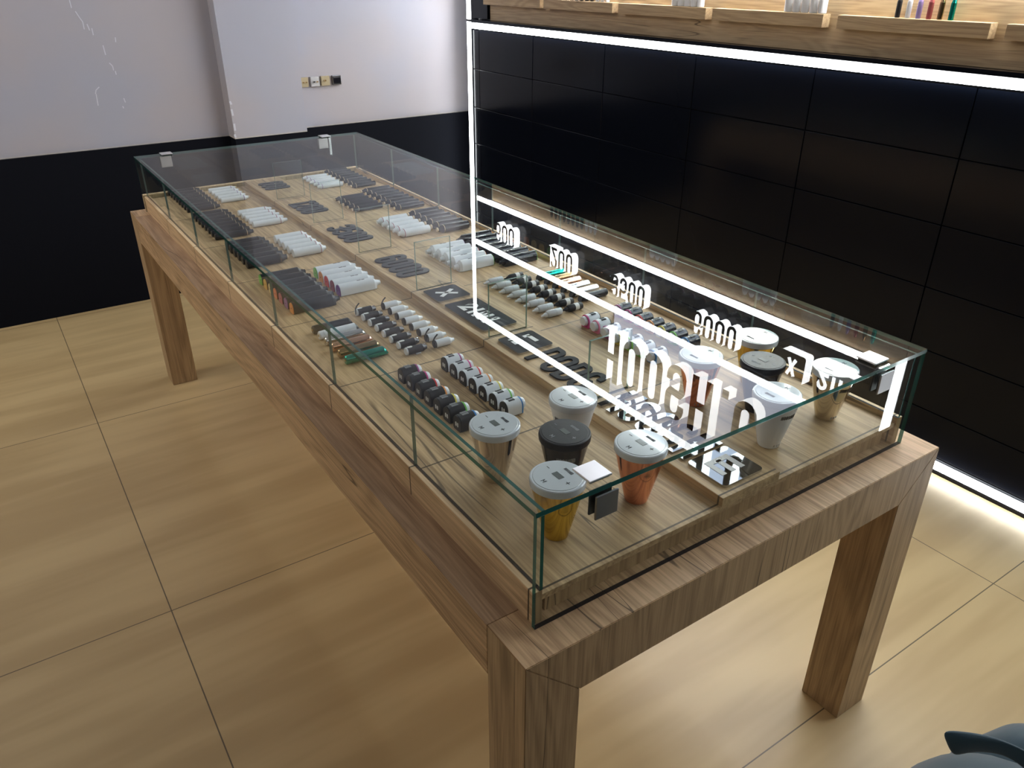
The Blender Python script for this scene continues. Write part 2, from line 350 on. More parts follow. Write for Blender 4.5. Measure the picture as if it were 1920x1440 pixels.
def glyph_mesh(bm, ch, W, s, fn, d0, d1, mi_side=0, mi_top=0, mi_bot=0):
    """fn(u, v, depth) -> 3D point"""
    for pts, closed in glyph(ch, W, s):
        Lf, Rt = ribbon(pts, s, closed); n = len(Lf)
        V = [[bm.verts.new(fn(p.x, p.y, d)) for p in row] for d in (d0, d1) for row in (Lf, Rt)]
        rng = range(n if closed else n - 1)
        for i in rng:
            j = (i + 1) % n
            for (a, b2, mi) in ((V[0], V[1], mi_bot), (V[2], V[3], mi_top), (V[0], V[2], mi_side), (V[1], V[3], mi_side)):
                try: bm.faces.new((a[i], a[j], b2[j], b2[i])).material_index = mi
                except ValueError: pass
        if not closed:
            for i in (0, n - 1): bm.faces.new((V[0][i], V[1][i], V[3][i], V[2][i])).material_index = mi_side
def frame(o, u, v, n, h):
    o, u, v, n = Vector(o), Vector(u), Vector(v), Vector(n)
    return lambda a, b, d: o + u * (a * h) + v * (b * h) + n * d
def plate_pts(u0, u1, v0, v1, r, n=5):
    return arcp(u1 - r, v1 - r, r, 0, 90, n) + arcp(u0 + r, v1 - r, r, 90, 180, n) + arcp(u0 + r, v0 + r, r, 180, 270, n) + arcp(u1 - r, v0 + r, r, 270, 360, n)
def plate(bm, pts, fn, d0, d1, mi=0, mi_top=None):
    A = [bm.verts.new(fn(p[0], p[1], d0)) for p in pts]; Bv = [bm.verts.new(fn(p[0], p[1], d1)) for p in pts]; n = len(A)
    for k in range(n): bm.faces.new((A[k], A[(k + 1) % n], Bv[(k + 1) % n], Bv[k])).material_index = mi
    bm.faces.new(A).material_index = mi; bm.faces.new(Bv).material_index = mi if mi_top is None else mi_top
def text_mesh(bm, txt, fn, W, s, gap, d0, d1, mi=0):
    u = 0.0
    for ch in txt:
        if ch == ' ': u += W; continue
        w2 = W if ch not in '1I.' else W * 0.5
        if ch == '#':    # the maker's square mark with a cut-out bar figure
            g = (lambda uu: (lambda a, b, d: fn(a + uu, b, d)))(u)
            for seg in (((0.06, 0.04), (0.06, 0.96)), ((0.06, 0.94), (0.86, 0.94)), ((0.86, 0.96), (0.86, 0.04)), ((0.86, 0.06), (0.06, 0.06)), ((0.25, 0.5), (0.68, 0.5)), ((0.46, 0.1), (0.46, 0.9))):
                a, b2 = Vector(seg[0]), Vector(seg[1]); Lf, Rt = ribbon([a, b2], 0.2, False)
                V = [bm.verts.new(g(p.x, p.y, d)) for d in (d0, d1) for p in (Lf[0], Lf[1], Rt[1], Rt[0])]
                for q in ((0, 1, 2, 3), (4, 5, 6, 7), (0, 1, 5, 4), (1, 2, 6, 5), (2, 3, 7, 6), (3, 0, 4, 7)): bm.faces.new([V[i] for i in q]).material_index = mi
            u += 0.92 + gap; continue
        glyph_mesh(bm, ch, w2, s, (lambda uu: (lambda a, b, d: fn(a + uu, b, d)))(u), d0, d1, mi, mi, mi); u += w2 + gap
    return u

# ------------------------------------------------------------------ room
XW = 2.144
bm = bmesh.new(); box(bm, -4.5, 3.0, -4.5, 3.95, -0.10, 0.0); struct('floor', bm, 'floor_laminate')
struct('ceiling', B(-4.5, 3.0, -4.5, 3.95, 3.20, 3.30), 'ceiling_paint')
struct('wall_left', B(-4.6, -4.5, -4.6, 3.95, 0, 3.2), 'room_paint')
struct('wall_front', B(-4.5, 3.0, -4.6, -4.5, 0, 3.2), 'room_paint')
# back wall: white plaster above a black board, right part stands a little further back, with the pilaster proud of both
def drips(bm, lines, y, wd):
    for pts in lines:
        Lf, Rt = ribbon(pts, wd, False); fn = lambda a, b2, d: Vector((a, y - d, b2))
        for i in range(len(Lf) - 1): plate(bm, [Lf[i], Lf[i + 1], Rt[i + 1], Rt[i]], fn, -0.001, 0.0012, 1)
bm = bmesh.new(); box(bm, -4.5, 3.0, 3.825, 3.95, 0.812, 3.2); drips(bm, [[(0.0875, 1.4808), (0.0884, 1.4475)], [(0.1008, 1.4339), (0.1123, 1.4067), (0.1216, 1.3883), (0.121, 1.3564)], [(0.1375, 1.3787), (0.1426, 1.3511)], [(0.1538, 1.3599), (0.1538, 1.33)], [(0.1853, 1.2844), (0.1875, 1.2418)], [(0.2468, 1.3171), (0.2446, 1.296)], [(0.196, 1.2056), (0.207, 1.1905), (0.2075, 1.1712)], [(0.2141, 1.1683), (0.2152, 1.1513)], [(0.1273, 1.1009), (0.11, 1.0875), (0.1038, 1.0708)], [(0.1062, 1.0706), (0.1034, 1.0165)], [(0.2254, 1.0418), (0.2284, 1.0215)], [(0.2125, 1.0051), (0.2152, 0.9947)]], 3.825, 0.0045); struct('wall_back', bm, ['white_plaster', 'plaster_drip'])
bm = bmesh.new(); box(bm, -4.5, 3.0, 3.808, 3.95, 0.0, 0.812); struct('baseboard_back', bm, 'black_board')
bm = bmesh.new(); box(bm, 0.705, 1.103, 3.715, 3.83, 0.812, 3.2, 0); box(bm, 0.705, 1.103, 3.713, 3.83, 0.0, 0.812, 1)
bmd = bmesh.new(); drips(bmd, [[(0.7083, 1.0022), (0.7138, 0.986)], [(0.7099, 0.9625), (0.7129, 0.9303)], [(0.7118, 0.8902), (0.7116, 0.855)], [(0.7057, 0.8365), (0.7086, 0.8199)]], 3.715, 0.010)
t1 = struct('trim_1', bm, ['white_plaster', 'black_board']); q = obj('plaster_chip', bmd, ['plaster_drip', 'plaster_drip'], t1)
# right wall: black glossy cladding boards below, wood band, black band, sign band
bm = bmesh.new(); box(bm, 2.165, 2.45, -0.62, 3.70, 0.0, 2.47)
cols_ = [-0.62 + 0.0] + [0.085 + 0.589 * k for k in range(-1, 7)]
ys = [-0.62, -0.504, 0.085, 0.674, 1.264, 1.853, 2.442, 3.031, 3.575, 3.70]; zs = [0.052, 0.217, 0.433, 0.650, 0.866, 1.083, 1.297]
rnd = random.Random(3)
def panel(bm, y0, y1, z0, z1, x, thick, jit):
    g = 0.0014; a, b2 = rnd.uniform(-jit, jit), rnd.uniform(-jit, jit)
    fs = box(bm, x, x + thick, y0 + g, y1 - g, z0 + g, z1 - g)
    vs = {v for f in fs for v in f.verts}
    for v in vs:
        if v.co.x < x + 1e-5: v.co.x += a * (v.co.y - (y0 + y1) / 2) + b2 * (v.co.z - (z0 + z1) / 2)
    bmesh.ops.bevel(bm, geom=list({e for f in fs for e in f.edges}), offset=0.0012, segments=1, affect='EDGES')
for z0, z1 in zip(zs, zs[1:]):
    for y0, y1 in zip(ys, ys[1:]): panel(bm, y0, y1, z0, z1, XW, 0.02, 0.004)
for y0, y1 in ((-0.62, 1.264), (1.264, 3.70)):
    panel(bm, y0, y1, 1.628, 1.895, XW + 0.002, 0.02, 0.001); panel(bm, y0, y1, 1.925, 2.425, XW + 0.004, 0.018, 0.001)
box(bm, 2.132, 2.17, -0.62, 3.648, 0.0, 0.0185)
box(bm, 2.098, 2.165, -0.55, 3.632, 1.342, 1.354)      # thin black ledge over the LED line
box(bm, 2.141, 2.165, -0.55, 3.632, 0.0485, 0.056)
box(bm, 2.13, 2.165, 3.46, 3.632, 1.36, 1.60)
struct('wall_right', bm, 'black_tile')
bm = bmesh.new(); box(bm, 2.45, 3.0, -0.7, 3.95, 0, 3.2); struct('trim_2', bm, 'room_paint')
struct('trim_3', B(XW, 2.17, -0.55, 3.45, 1.355, 1.600), 'shelf_wood')

def led(name_label, x0, x1, y0, y1, z0, z1, mt='led_white'):
    t = thing('led_strip', name_label, 'light', (x0, (y0 + y1) / 2, z0))
    o = t.location.copy()
    bm = B(x0 - o.x, x1 - 0.006 - o.x, y0 - o.y, y1 - o.y, z0 - o.z, z1 - o.z, 0.002); obj('diffuser', bm, mt, t)
    bm = B(x1 - 0.006 - o.x, x1 - o.x, y0 - o.y - 0.001, y1 - o.y + 0.001, z0 - o.z - 0.001, z1 - o.z + 0.001); obj('mounting_channel', bm, 'steel_brushed', t)
    return t
VY0, VY1 = 3.650, 3.686
led('bright white vertical LED strip on the far edge of the black display wall', 2.130, XW, VY0, VY1, 0.004, 2.447)
led('vertical LED strip at the near end of the black wall', 2.130, XW, -0.588, -0.554, 0.060, 2.447)
led('bright horizontal LED strip right under the wooden ledges of the right wall', 2.128, XW, -0.545, 3.630, 1.304, 1.334)
led('LED strip just above the floor along the foot of the black wall', 2.126, XW, -0.545, 3.622, 0.020, 0.048)
led('LED strip between the wooden ledges and the glowing numbers', 2.124, XW, -0.545, 3.60, 1.599, 1.625, 'led_ledge')
led('LED strip between the glowing numbers and the big glowing name', 2.122, XW, -0.545, 3.632, 1.893, 1.921)
led('topmost LED strip, over the big glowing name', 2.118, XW, -0.545, 3.645, 2.418, 2.450)

# lightbox panel and raised letters with glowing sides
t = thing('lit_sign', 'big sign of raised glowing letters HOOSH on a pale lit panel', 'sign', (XW, 1.0, 1.93))
OS = Vector((XW, 1.0, 1.93))
bm = B(-0.006, 0.0, -1.49, 1.24, 0.0, 0.488); obj('backing_panel', bm, 'sign_panel_light', t)
def wall_letter(ch, y, z, h, wd, s, depth, parent, org, xb):
    bm = bmesh.new(); W = wd / h
    fn = frame(Vector((xb, y, z)) - org, (0, -1, 0), (0, 0, 1), (-1, 0, 0), h)
    glyph_mesh(bm, ch, W, s / h, fn, 0.0, depth, 0, 1, 0)
    return obj('letter', bm, ['letter_glow', 'black_sign_face'], parent)
for ch, y, wd in (('H', 2.247, .128), ('O', 2.085, .130), ('O', 1.924, .130), ('S', 1.762, .130), ('H', 1.596, .128), ('C', 1.334, .128)):
    wall_letter(ch, y, 2.0, 0.297, wd, 0.040, 0.058, t, OS, XW - 0.007)
bm = bmesh.new(); fn = frame(Vector((XW - 0.007, 1.418, 2.0)) - OS, (0, -1, 0), (0, 0, 1), (-1, 0, 0), 1)
plate(bm, [(0, 0), (0.038, 0), (0.038, 0.042), (0, 0.042)], fn, 0, 0.052, 0, 1); obj('dot', bm, ['letter_glow', 'black_sign_face'], t)
for txt, y0, y1 in (('600', 3.349, 3.129), ('1200', 2.807, 2.559), ('3500', 2.242, 1.978), ('6000', 1.664, 1.388)):
    tn = thing('lit_number', 'glowing number %s on the black band of the wall, %s' % (txt, {'600': 'farthest of four', '1200': 'second from far end', '3500': 'third from far end', '6000': 'nearest of four'}[txt]), 'sign', (XW, y0, 1.70), 0, 'glowing numbers on the wall')
    org = Vector((XW, y0, 1.70)); units = sum(0.55 if c == '1' else 1 for c in txt); pitch = (y0 - y1) / units; y = y0
    for c in txt:
        wd = pitch * 0.80 * (0.55 if c == '1' else 1)
        wall_letter(c, y, 1.702, 0.123, wd, 0.0150, 0.042, tn, org, XW + 0.001); y -= pitch * (0.55 if c == '1' else 1)
def lit_tile(txt, y0, y1, z0, z1, label, hh):
    tn = thing('lit_tile', label, 'sign', (XW, y0, z0)); org = Vector((XW, y0, z0)); wd = y0 - y1; ht = z1 - z0
    bm = bmesh.new(); fn = frame((0.001, 0, 0), (0, -1, 0), (0, 0, 1), (-1, 0, 0), 1); plate(bm, plate_pts(0, wd, 0, ht, 0.012), fn, 0, 0.05, 0, 1)
    obj('tile', bm, ['letter_glow', 'black_sign_face'], tn)
    bm = bmesh.new(); W, s, gap = 0.62, 0.2, 0.16; tot = sum((W if c not in '1I' else W * .5) + gap for c in txt) - gap
    fn = frame((0, -(wd - tot * hh) / 2, (ht - hh) / 2), (0, -1, 0), (0, 0, 1), (-1, 0, 0), hh); text_mesh(bm, txt, fn, W, s, gap, 0.0492, 0.0505)
    obj('figure', bm, 'letter_glow', tn)
lit_tile('X', 1.160, 1.036, 1.695, 1.820, 'black square tile with a glowing X, seen mirrored in the glass top', 0.075)
lit_tile('2IN1', 1.000, 0.765, 1.695, 1.820, 'wide black tile with glowing 2IN1, seen mirrored at the near edge of the glass top', 0.075)

# wooden ledges with standing vapes
led_y = [(3.46, 2.92), (2.89, 2.36), (2.32, 1.79), (1.755, 1.24), (1.183, 0.665), (0.62, 0.10)]
ordw = ['first', 'second', 'third', 'fourth', 'fifth', 'sixth']
LEDG = []
for k, (a, b2) in enumerate(led_y):
    o = obj('display_ledge', B(-0.040, -0.0003, -(a - b2) / 2, (a - b2) / 2, 0, 0.043, 0.0012), 'shelf_wood'); o.location = (XW, (a + b2) / 2, 1.435)
    tag(o, 'small wooden ledge on the right wall, %s of the row from the far end' % ordw[k], 'shelf', 'wooden ledges on the right wall')
def standing(y, mat, label, grp, proto=None, r=0.0085, h=0.105):
    if proto is None:
        t = thing('vape_pen', label, 'vape', (0, 0, 0), 0, grp)
        obj('body', LZ([(0, r * .8), (0.002, r), (h - 0.02, r), (h - 0.018, r)], 16), mat, t, smooth=0.6)
        obj('mouthpiece', LZ([(h - 0.018, r * .95), (h - 0.006, r * .6), (h, r * .45)], 16), mat, t, smooth=0.6)
        proto = t
        t.location = (2.124, y, 1.4782); return t
    return dup(proto, (2.124, y, 1.4782), label=label)
spots = ['leftmost', 'second', 'third', 'fourth', 'fifth', 'sixth', 'seventh', 'rightmost']
p = None
for i in range(8):
    y = 2.80 - 0.0385 * i; q = standing(y, 'black_plastic', 'black vape standing on the second wall ledge, %s of eight' % spots[i], 'black vapes on the second wall ledge', p, 0.0095, 0.068)
    p = p or q
p = None
for i, nm in enumerate(('leftmost', 'middle', 'rightmost')):
    q = standing(2.49 - 0.036 * i, 'white_plastic', 'white vape standing on the second wall ledge, %s of three' % nm, 'white vapes on the second wall ledge', p, 0.0095, 0.070); p = p or q
for base, nth in ((1.985, 'third'), (1.408, 'fourth')):
    p = None
    for i, nm in enumerate(('leftmost', 'second', 'middle', 'fourth', 'rightmost')):
        q = standing(base - 0.0365 * i, 'white_plastic', 'white vape tube standing on the %s wall ledge, %s of five' % (nth, nm), 'white vapes on the %s wall ledge' % nth, p, 0.0145, 0.070); p = p or q
for i, (mt, nm) in enumerate((('black_plastic', 'black'), ('white_plastic', 'white'), ('lilac_tube', 'lilac'), ('pink_tube', 'pink'), ('bronze_metal', 'bronze'), ('green_metal', 'teal green'))):
    standing(0.978 - 0.0355 * i, mt, '%s slim tube standing on the fifth wall ledge' % nm, 'coloured tubes on the fifth wall ledge', None, 0.0080, 0.066)

# wall sockets on the back wall
for i, (x, mt, nm, k) in enumerate(((1.150, 'socket_beige', 'leftmost beige', 2), (1.214, 'socket_grey', 'grey', 3), (1.275, 'socket_beige', 'third, beige', 1), (1.342, 'socket_steel', 'rightmost shiny', 4))):
    t = thing('wall_socket', '%s small wall socket plate of the row of four on the white back wall' % nm, 'socket', (x, 3.825, 1.030), 0, 'wall sockets')
    obj('plate', B(-0.025, 0.025, -0.020, 0, 0, 0.050, 0.002), mt, t)
    if k in (2, 3):
        for dx in (-0.008, 0.010): obj('plug_pin', LZ([(0, 0.005), (0.006, 0.0055)], 12, (dx, -0.026, 0.022)), 'brass' if dx > 0 or k == 2 else 'black_plastic', t)
    elif k == 1: obj('plug_pin', LZ([(0, 0.0055), (0.008, 0.006)], 12, (-0.005, -0.026, 0.024)), 'brass', t)
    else: obj('frame', B(-0.020, 0.020, -0.023, -0.020, 0.008, 0.040, 0.001), 'black_gloss', t)

# ------------------------------------------------------------------ table
W_, L_, T_, HB, H = 1.0366, 2.792, 0.1025, 0.105, 0.75
tb = thing('wooden_table', 'long oak table with thick square legs under the glass display case', 'table', (W_ / 2, L_ / 2, 0))
TO = Vector((W_ / 2, L_ / 2, 0))
def prism_y(pts, y0, y1):
    bm = bmesh.new(); A = [bm.verts.new(Vector((x, y0, z)) - TO) for x, z in pts]; Bv = [bm.verts.new(Vector((x, y1, z)) - TO) for x, z in pts]; n = len(A)
    for k in range(n): bm.faces.new((A[k], A[(k + 1) % n], Bv[(k + 1) % n], Bv[k]))
    bm.faces.new(A); bm.faces.new(Bv)
    bmesh.ops.bevel(bm, geom=list(bm.edges), offset=0.0012, segments=2, affect='EDGES')
    for f in bm.faces:
        if f.calc_center_median().z > H - 0.004: f.material_index = 1
    return bm
for y0, y1 in ((0, T_), (L_ - T_, L_)):
    obj('end_beam', prism_y([(0, H), (W_, H), (W_ - T_, H - HB), (T_, H - HB)], y0, y1), ['table_wood_upright', 'table_wood_long'], tb)
    for s in (0, 1):
        q = [(0, 0), (T_, 0), (T_, H - HB), (0, H)] if s == 0 else [(W_, 0), (W_, H), (W_ - T_, H - HB), (W_ - T_, 0)]
        obj('leg', prism_y(q, y0, y1), ['table_wood_upright', 'table_wood_long'], tb)
for x0 in (0, W_ - T_):
    bm = B(x0 - TO.x, x0 + T_ - TO.x, T_ - TO.y, L_ - T_ - TO.y, H - HB, H, 0.0012)
    for f in bm.faces:
        f.normal_update()
        if f.calc_center_median().z > H - 0.002 and x0 == 0: f.material_index = 1
    obj('side_beam', bm, ['table_wood_long', 'table_wood_dark'], tb)
obj('table_panel', B(T_ - TO.x, W_ - T_ - TO.x, T_ - TO.y, L_ - T_ - TO.y, H - 0.03, H - 0.001), 'table_wood_long', tb)

# ------------------------------------------------------------------ plinth inside the case
ZB, ZS, GZ = 0.800, 0.818, 0.9661
GX0, GX1, GY0, GY1 = 0.0517, 0.9855, 0.0538, 2.7529
pl = thing('display_plinth', 'wooden display plinth on the table, carrying all products inside the glass', 'plinth', (0.52, 1.4, H))
PO = Vector((0.52, 1.4, H))
def pbox(name, x0, x1, y0, y1, z0, z1, mats, bev=0.0008, top=None):
    bm = B(x0 - PO.x, x1 - PO.x, y0 - PO.y, y1 - PO.y, z0 - PO.z, z1 - PO.z, bev)
    for f in bm.faces:
        f.normal_update()
        if abs(f.normal.y) > 0.7 and isinstance(mats, list): f.material_index = 1
    return obj(name, bm, mats, pl)
pbox('side_rail', 0.057, 0.0735, 0.0635, 2.742, H, 0.8115, ['plinth_side_wood', 'plinth_wood_upright'])
pbox('side_rail', 0.9635, 0.980, 0.0635, 2.742, H, 0.8115, ['plinth_side_wood', 'plinth_wood_upright'])
pbox('plinth_body', 0.089, 0.948, 0.078, 2.738, H, ZB - 0.014, ['plinth_wood', 'plinth_wood_upright'])
pbox('product_board', 0.075, 0.962, 0.066, 2.742, ZB - 0.011, ZB, ['plinth_wood', 'plinth_wood'])
pbox('centre_strip', 0.456, 0.604, 0.066, 2.742, ZB, ZS, ['plinth_wood', 'plinth_wood'])
pbox('far_end_board', 0.057, 0.980, 2.7615, 2.786, H, 0.8115, ['plinth_side_wood', 'plinth_wood_upright'])

# ------------------------------------------------------------------ glass cover
gc = thing('glass_cover', 'clear glass case with green edges covering the whole display table', 'glass case', (0.5186, 1.4033, H))
GO = Vector((0.5186, 1.4033, H))
def fixn(bm): bmesh.ops.recalc_face_normals(bm, faces=bm.faces)
def pane(name, x0, x1, y0, y1, z0, z1, mat='side_glass', edge='glass_edge', parent=gc, org=GO, bev=0.0006):
    bm = bmesh.new(); fs = box(bm, x0 - org.x, x1 - org.x, y0 - org.y, y1 - org.y, z0 - org.z, z1 - org.z)
    fixn(bm); d = (x1 - x0, y1 - y0, z1 - z0); th = d.index(min(d))
    for f in bm.faces:
        f.normal_update(); k = f.normal[th]; f.material_index = 1 if abs(k) < 0.5 else (0 if (k > 0) == (th == 2) else 2)
        if th != 2 and f.normal.z < -0.5: f.material_index = 4
    if th == 0:
        for f in bm.faces:
            if abs(f.normal.y) > 0.5 and not (name == 'side_pane' and (y0 < 0.1 and f.normal.y < 0)): f.material_index = 3
    return obj(name, bm, [mat, edge, 'glass_second_face', 'join_edge', 'film_black'], parent)
pane('top_pane', GX0, GX1, GY0, GY1, GZ - 0.008, GZ, 'top_glass')
joins = [0.0625, 0.457, 0.835, 1.213, 1.596, 1.978, 2.366, 2.7440]
for a, b2 in zip(joins, joins[1:]):
    pane('side_pane', 0.0675, 0.0735, a + 0.0008, b2 - 0.0008, 0.812, GZ - 0.0085)
    pane('side_pane', 0.9640, 0.9700, a + 0.0008, b2 - 0.0008, 0.812, GZ - 0.0085)
pane('end_pane', GX0 + 0.002, GX1 - 0.002, GY0, GY0 + 0.008, H + 0.0005, GZ - 0.0085)
pane('end_pane', GX0 + 0.002, GX1 - 0.002, GY1 - 0.008, GY1, H + 0.0005, GZ - 0.0085)
for cx_, yy, s in ((0.174, GY0, 1), (0.852, GY0, 1), (0.166, GY1, -1), (0.822, GY1, -1)):
    # corner clips: plate on the top pane, plate outside the end pane, both pairs joined by a small block
    bm = B(cx_ - 0.021 - GO.x, cx_ + 0.021 - GO.x, min(yy + s * 0.010, yy + s * 0.052) - GO.y, max(yy + s * 0.010, yy + s * 0.052) - GO.y, GZ + 0.003 - GO.z, GZ + 0.0065 - GO.z, 0.0012)
    c = obj('top_clip', bm, 'steel_bright', gc, label='shiny square metal clip plate')
    bm = B(cx_ - 0.018 - GO.x, cx_ + 0.018 - GO.x, min(yy + s * 0.013, yy + s * 0.049) - GO.y, max(yy + s * 0.013, yy + s * 0.049) - GO.y, GZ + 0.0001 - GO.z, GZ + 0.003 - GO.z); obj('clip_pad', bm, 'black_metal', c)
    bm = B(cx_ - 0.021 - GO.x, cx_ + 0.021 - GO.x, min(yy - s * 0.0065, yy - s * 0.003) - GO.y, max(yy - s * 0.0065, yy - s * 0.003) - GO.y, GZ - 0.052 - GO.z, GZ - 0.011 - GO.z, 0.0012)
    c = obj('side_clip', bm, 'steel_brushed', gc)
    bm = B(cx_ - 0.018 - GO.x, cx_ + 0.018 - GO.x, min(yy - s * 0.003, yy - s * .0001) - GO.y, max(yy - s * 0.003, yy - s * .0001) - GO.y, GZ - 0.049 - GO.z, GZ - 0.014 - GO.z); obj('clip_pad', bm, 'black_metal', c)
    bm = B(cx_ - 0.021 - GO.x, cx_ + 0.021 - GO.x, min(yy + s * 0.0085, yy + s * 0.012) - GO.y, max(yy + s * 0.0085, yy + s * 0.012) - GO.y, GZ - 0.052 - GO.z, GZ - 0.0095 - GO.z, 0.0012)
    c = obj('inner_clip', bm, 'black_metal' if s > 0 else 'steel_bright', gc)

# small upright glass dividers on the centre strip
dv = [(2.385, '600 and 1200'), (2.002, '1200 and 3500'), (1.614, '3500 and 6000'), (1.223, '6000 and the X tile'), (0.845, 'the wide tile and square bracket tile'), (0.462, 'letters PODS and HOOSH')]
proto = None
for y, lab in dv:
    label = 'small upright glass divider between %s' % lab
    if proto is None:
        bm = bmesh.new(); box(bm, -0.0555, 0.0555, -0.003, 0.003, 0, GZ - 0.0095 - ZS); fixn(bm)
        for f in bm.faces: f.normal_update(); f.material_index = 1 if abs(f.normal.y) < 0.5 else (0 if f.normal.y < 0 else 2)
        proto = obj('glass_divider', bm, ['side_glass', 'divider_edge', 'glass_second_face']); o = proto
    else: o = proto.copy(); COL.objects.link(o)
    o.location = (0.5315, y, ZS); tag(o, label, 'glass divider', 'glass dividers on the centre strip')

# ------------------------------------------------------------------ lettering on the centre strip
def strip_word(txt, y0, pitch, x0, h, wd, s, name, label, mats=('black_acrylic', 'mirror_edge'), d=0.004):
    t = thing(name, label, 'lettering', (x0, y0, ZS)); y = 0.0
    for c in txt:
        k = 0.55 if c == '1' else 1
        bm = bmesh.new(); fn = frame((0, -y, 0), (0, -1, 0), (1, 0, 0), (0, 0, 1), h)
        glyph_mesh(bm, c, wd * k / h, s / h, fn, 0.0001, d, 1, 0, 0); obj('digit' if c.isdigit() else 'letter', bm, list(mats), t); y += pitch * k
    return t
strip_word('600', 2.662, 0.0425, 0.484, 0.105, 0.039, 0.0150, 'number_plate', 'dark number sign 600 on the centre strip, farthest', ('black_plastic', 'black_plastic'))
strip_word('1200', 2.288, 0.0475, 0.482, 0.105, 0.044, 0.0165, 'number_plate', 'dark number sign 1200 on the centre strip, second from far end', ('black_plastic', 'black_plastic'))
strip_word('3500', 1.912, 0.0485, 0.480, 0.103, 0.045, 0.0170, 'number_plate', 'dark number sign 3500 on the centre strip, third from far end', ('black_plastic', 'black_plastic'))
strip_word('6000', 1.522, 0.0490, 0.478, 0.105, 0.0455, 0.0175, 'number_plate', 'dark number sign 6000 on the centre strip, nearest of the four numbers', ('black_plastic', 'black_plastic'))
strip_word('PODS', 0.700, 0.0495, 0.480, 0.100, 0.0440, 0.0140, 'letter_sign', 'black acrylic letters PODS on the centre strip', ('film_black', 'film_black'))
strip_word('HOOSH', 0.438, 0.0520, 0.482, 0.102, 0.0450, 0.0145, 'letter_sign', 'mirror black letters HOOSH on the centre strip before the near E tile', ('mirror_black', 'mirror_edge'))
def strip_tile(y0, y1, label, build, top='film_black'):
    t = thing('sign_tile', label, 'sign tile', ((0.479 + 0.581) / 2, (y0 + y1) / 2, ZS)); wd = y0 - y1
    bm = bmesh.new(); fn = frame((-0.051, wd / 2, 0), (0, -1, 0), (1, 0, 0), (0, 0, 1), 1); plate(bm, plate_pts(0, wd, 0, 0.102, 0.009), fn, 0.0001, 0.005, 1, 0)
    obj('plate', bm, [top, 'mirror_edge'], t)
    bm = bmesh.new(); build(bm, lambda a, b2, d: fn(a, b2, d)); obj('figure', bm, 'label_white', t)
def figX(bm, fn):
    f2 = lambda a, b2, d: fn(0.026 + a * 0.052, 0.025 + b2 * 0.052, d); glyph_mesh(bm, 'X', 0.85, 0.22, f2, 0.0051, 0.0055)
def fig2(bm, fn):
    f2 = lambda a, b2, d: fn(0.030 + a * 0.052, 0.025 + b2 * 0.052, d); text_mesh(bm, '2IN1', f2, 0.68, 0.22, 0.16, 0.0051, 0.0055)
def figC(bm, fn):      # two angular brackets facing each other
    for pts in ([(0.024, 0.020), (0.024, 0.046)], [(0.024, 0.026), (0.050, 0.026)], [(0.024, 0.062), (0.024, 0.082)], [(0.024, 0.076), (0.062, 0.076)]):
        Lf, Rt = ribbon(pts, 0.012, False)
        plate(bm, [Lf[0], Lf[1], Rt[1], Rt[0]], fn, 0.0051, 0.0055)
def figE(bm, fn):
    f2 = lambda a, b2, d: fn(0.022 + a * 0.060, 0.022 + b2 * 0.058, d); glyph_mesh(bm, 'E', 0.76, 0.20, f2, 0.0051, 0.0056)
strip_tile(1.197, 1.101, 'square black tile with a white X, beyond the wide 2IN1 tile', figX)
strip_tile(1.077, 0.873, 'wide black tile with white 2IN1 on the centre strip', fig2)
strip_tile(0.815, 0.719, 'square black tile with white angular mark, just before PODS', figC)
strip_tile(0.177, 0.084, 'mirror black square tile with a white E at the near end', figE, 'mirror_black')

# ------------------------------------------------------------------ products.  Local +X is the mouthpiece end, base on z = 0
def place_row(proto, ys_, x, rz, fmt, group, z=ZB):
    n = len(ys_); names = {0: 'farthest', n - 1: 'nearest'}; mid = ['', 'second', 'third', 'fourth', 'fifth', 'sixth', 'seventh', 'eighth']
    for i, y in enumerate(ys_):
        pos = names.get(i) or '%s from far end' % mid[i]
        if proto.get('used'): q = dup(proto, (x, y, z), rz, fmt % pos, group); del q['used']
        else: q = proto; q.location = (x, y, z); q.rotation_euler = (0, 0, rz); q['label'] = fmt % pos; q['group'] = group; q['used'] = 1
    del proto['used']
def lin(a, b2, n): return [a + (b2 - a) * i / (n - 1) for i in range(n)]
def pen(L, r, body, band, tip, cap=None, fat=0.62, mesh_text=False):
    t = thing('vape_pen', 'x', 'vape'); h = L / 2; mp = L * 0.20
    obj('body', LX([(-h, r * .86), (-h + .0015, r), (h - mp, r)], r, 20), body, t, smooth=0.6)
    obj('band', LX([(h - mp, r * 1.02), (h - mp + 0.0018, r * 1.02)], r, 20), band, t, smooth=0.6)
    obj('mouthpiece', LX([(h - mp + .0018, r * .97), (h - mp + 0.007, r * .93), (h - 0.009, r * fat), (h - 0.003, r * fat * .95)], r, 20), body, t, smooth=0.9)
    if tip: obj('tip', LX([(h - 0.003, r * fat * .85), (h + 0.002, r * fat * .85)], r, 16), tip, t, smooth=0.6)
    if cap: obj('end_cap', LX([(-h - .0012, r * .8), (-h, r * .92)], r, 20), cap, t, smooth=0.6)
    if mesh_text:
        bm = bmesh.new(); fn = frame((-0.004 - L * .1, 0.0016, 0), (1, 0, 0), (0, -1, 0), (0, 0, 1), 0.0032)
        text_mesh(bm, 'HOOSH 6000', lambda a, b2, d: fn(a, b2, d) + Vector((0, 0, 2 * r)), 0.5, 0.16, 0.15, -0.0006, 0.0002); obj('print', bm, 'print_dark', t)
    return t
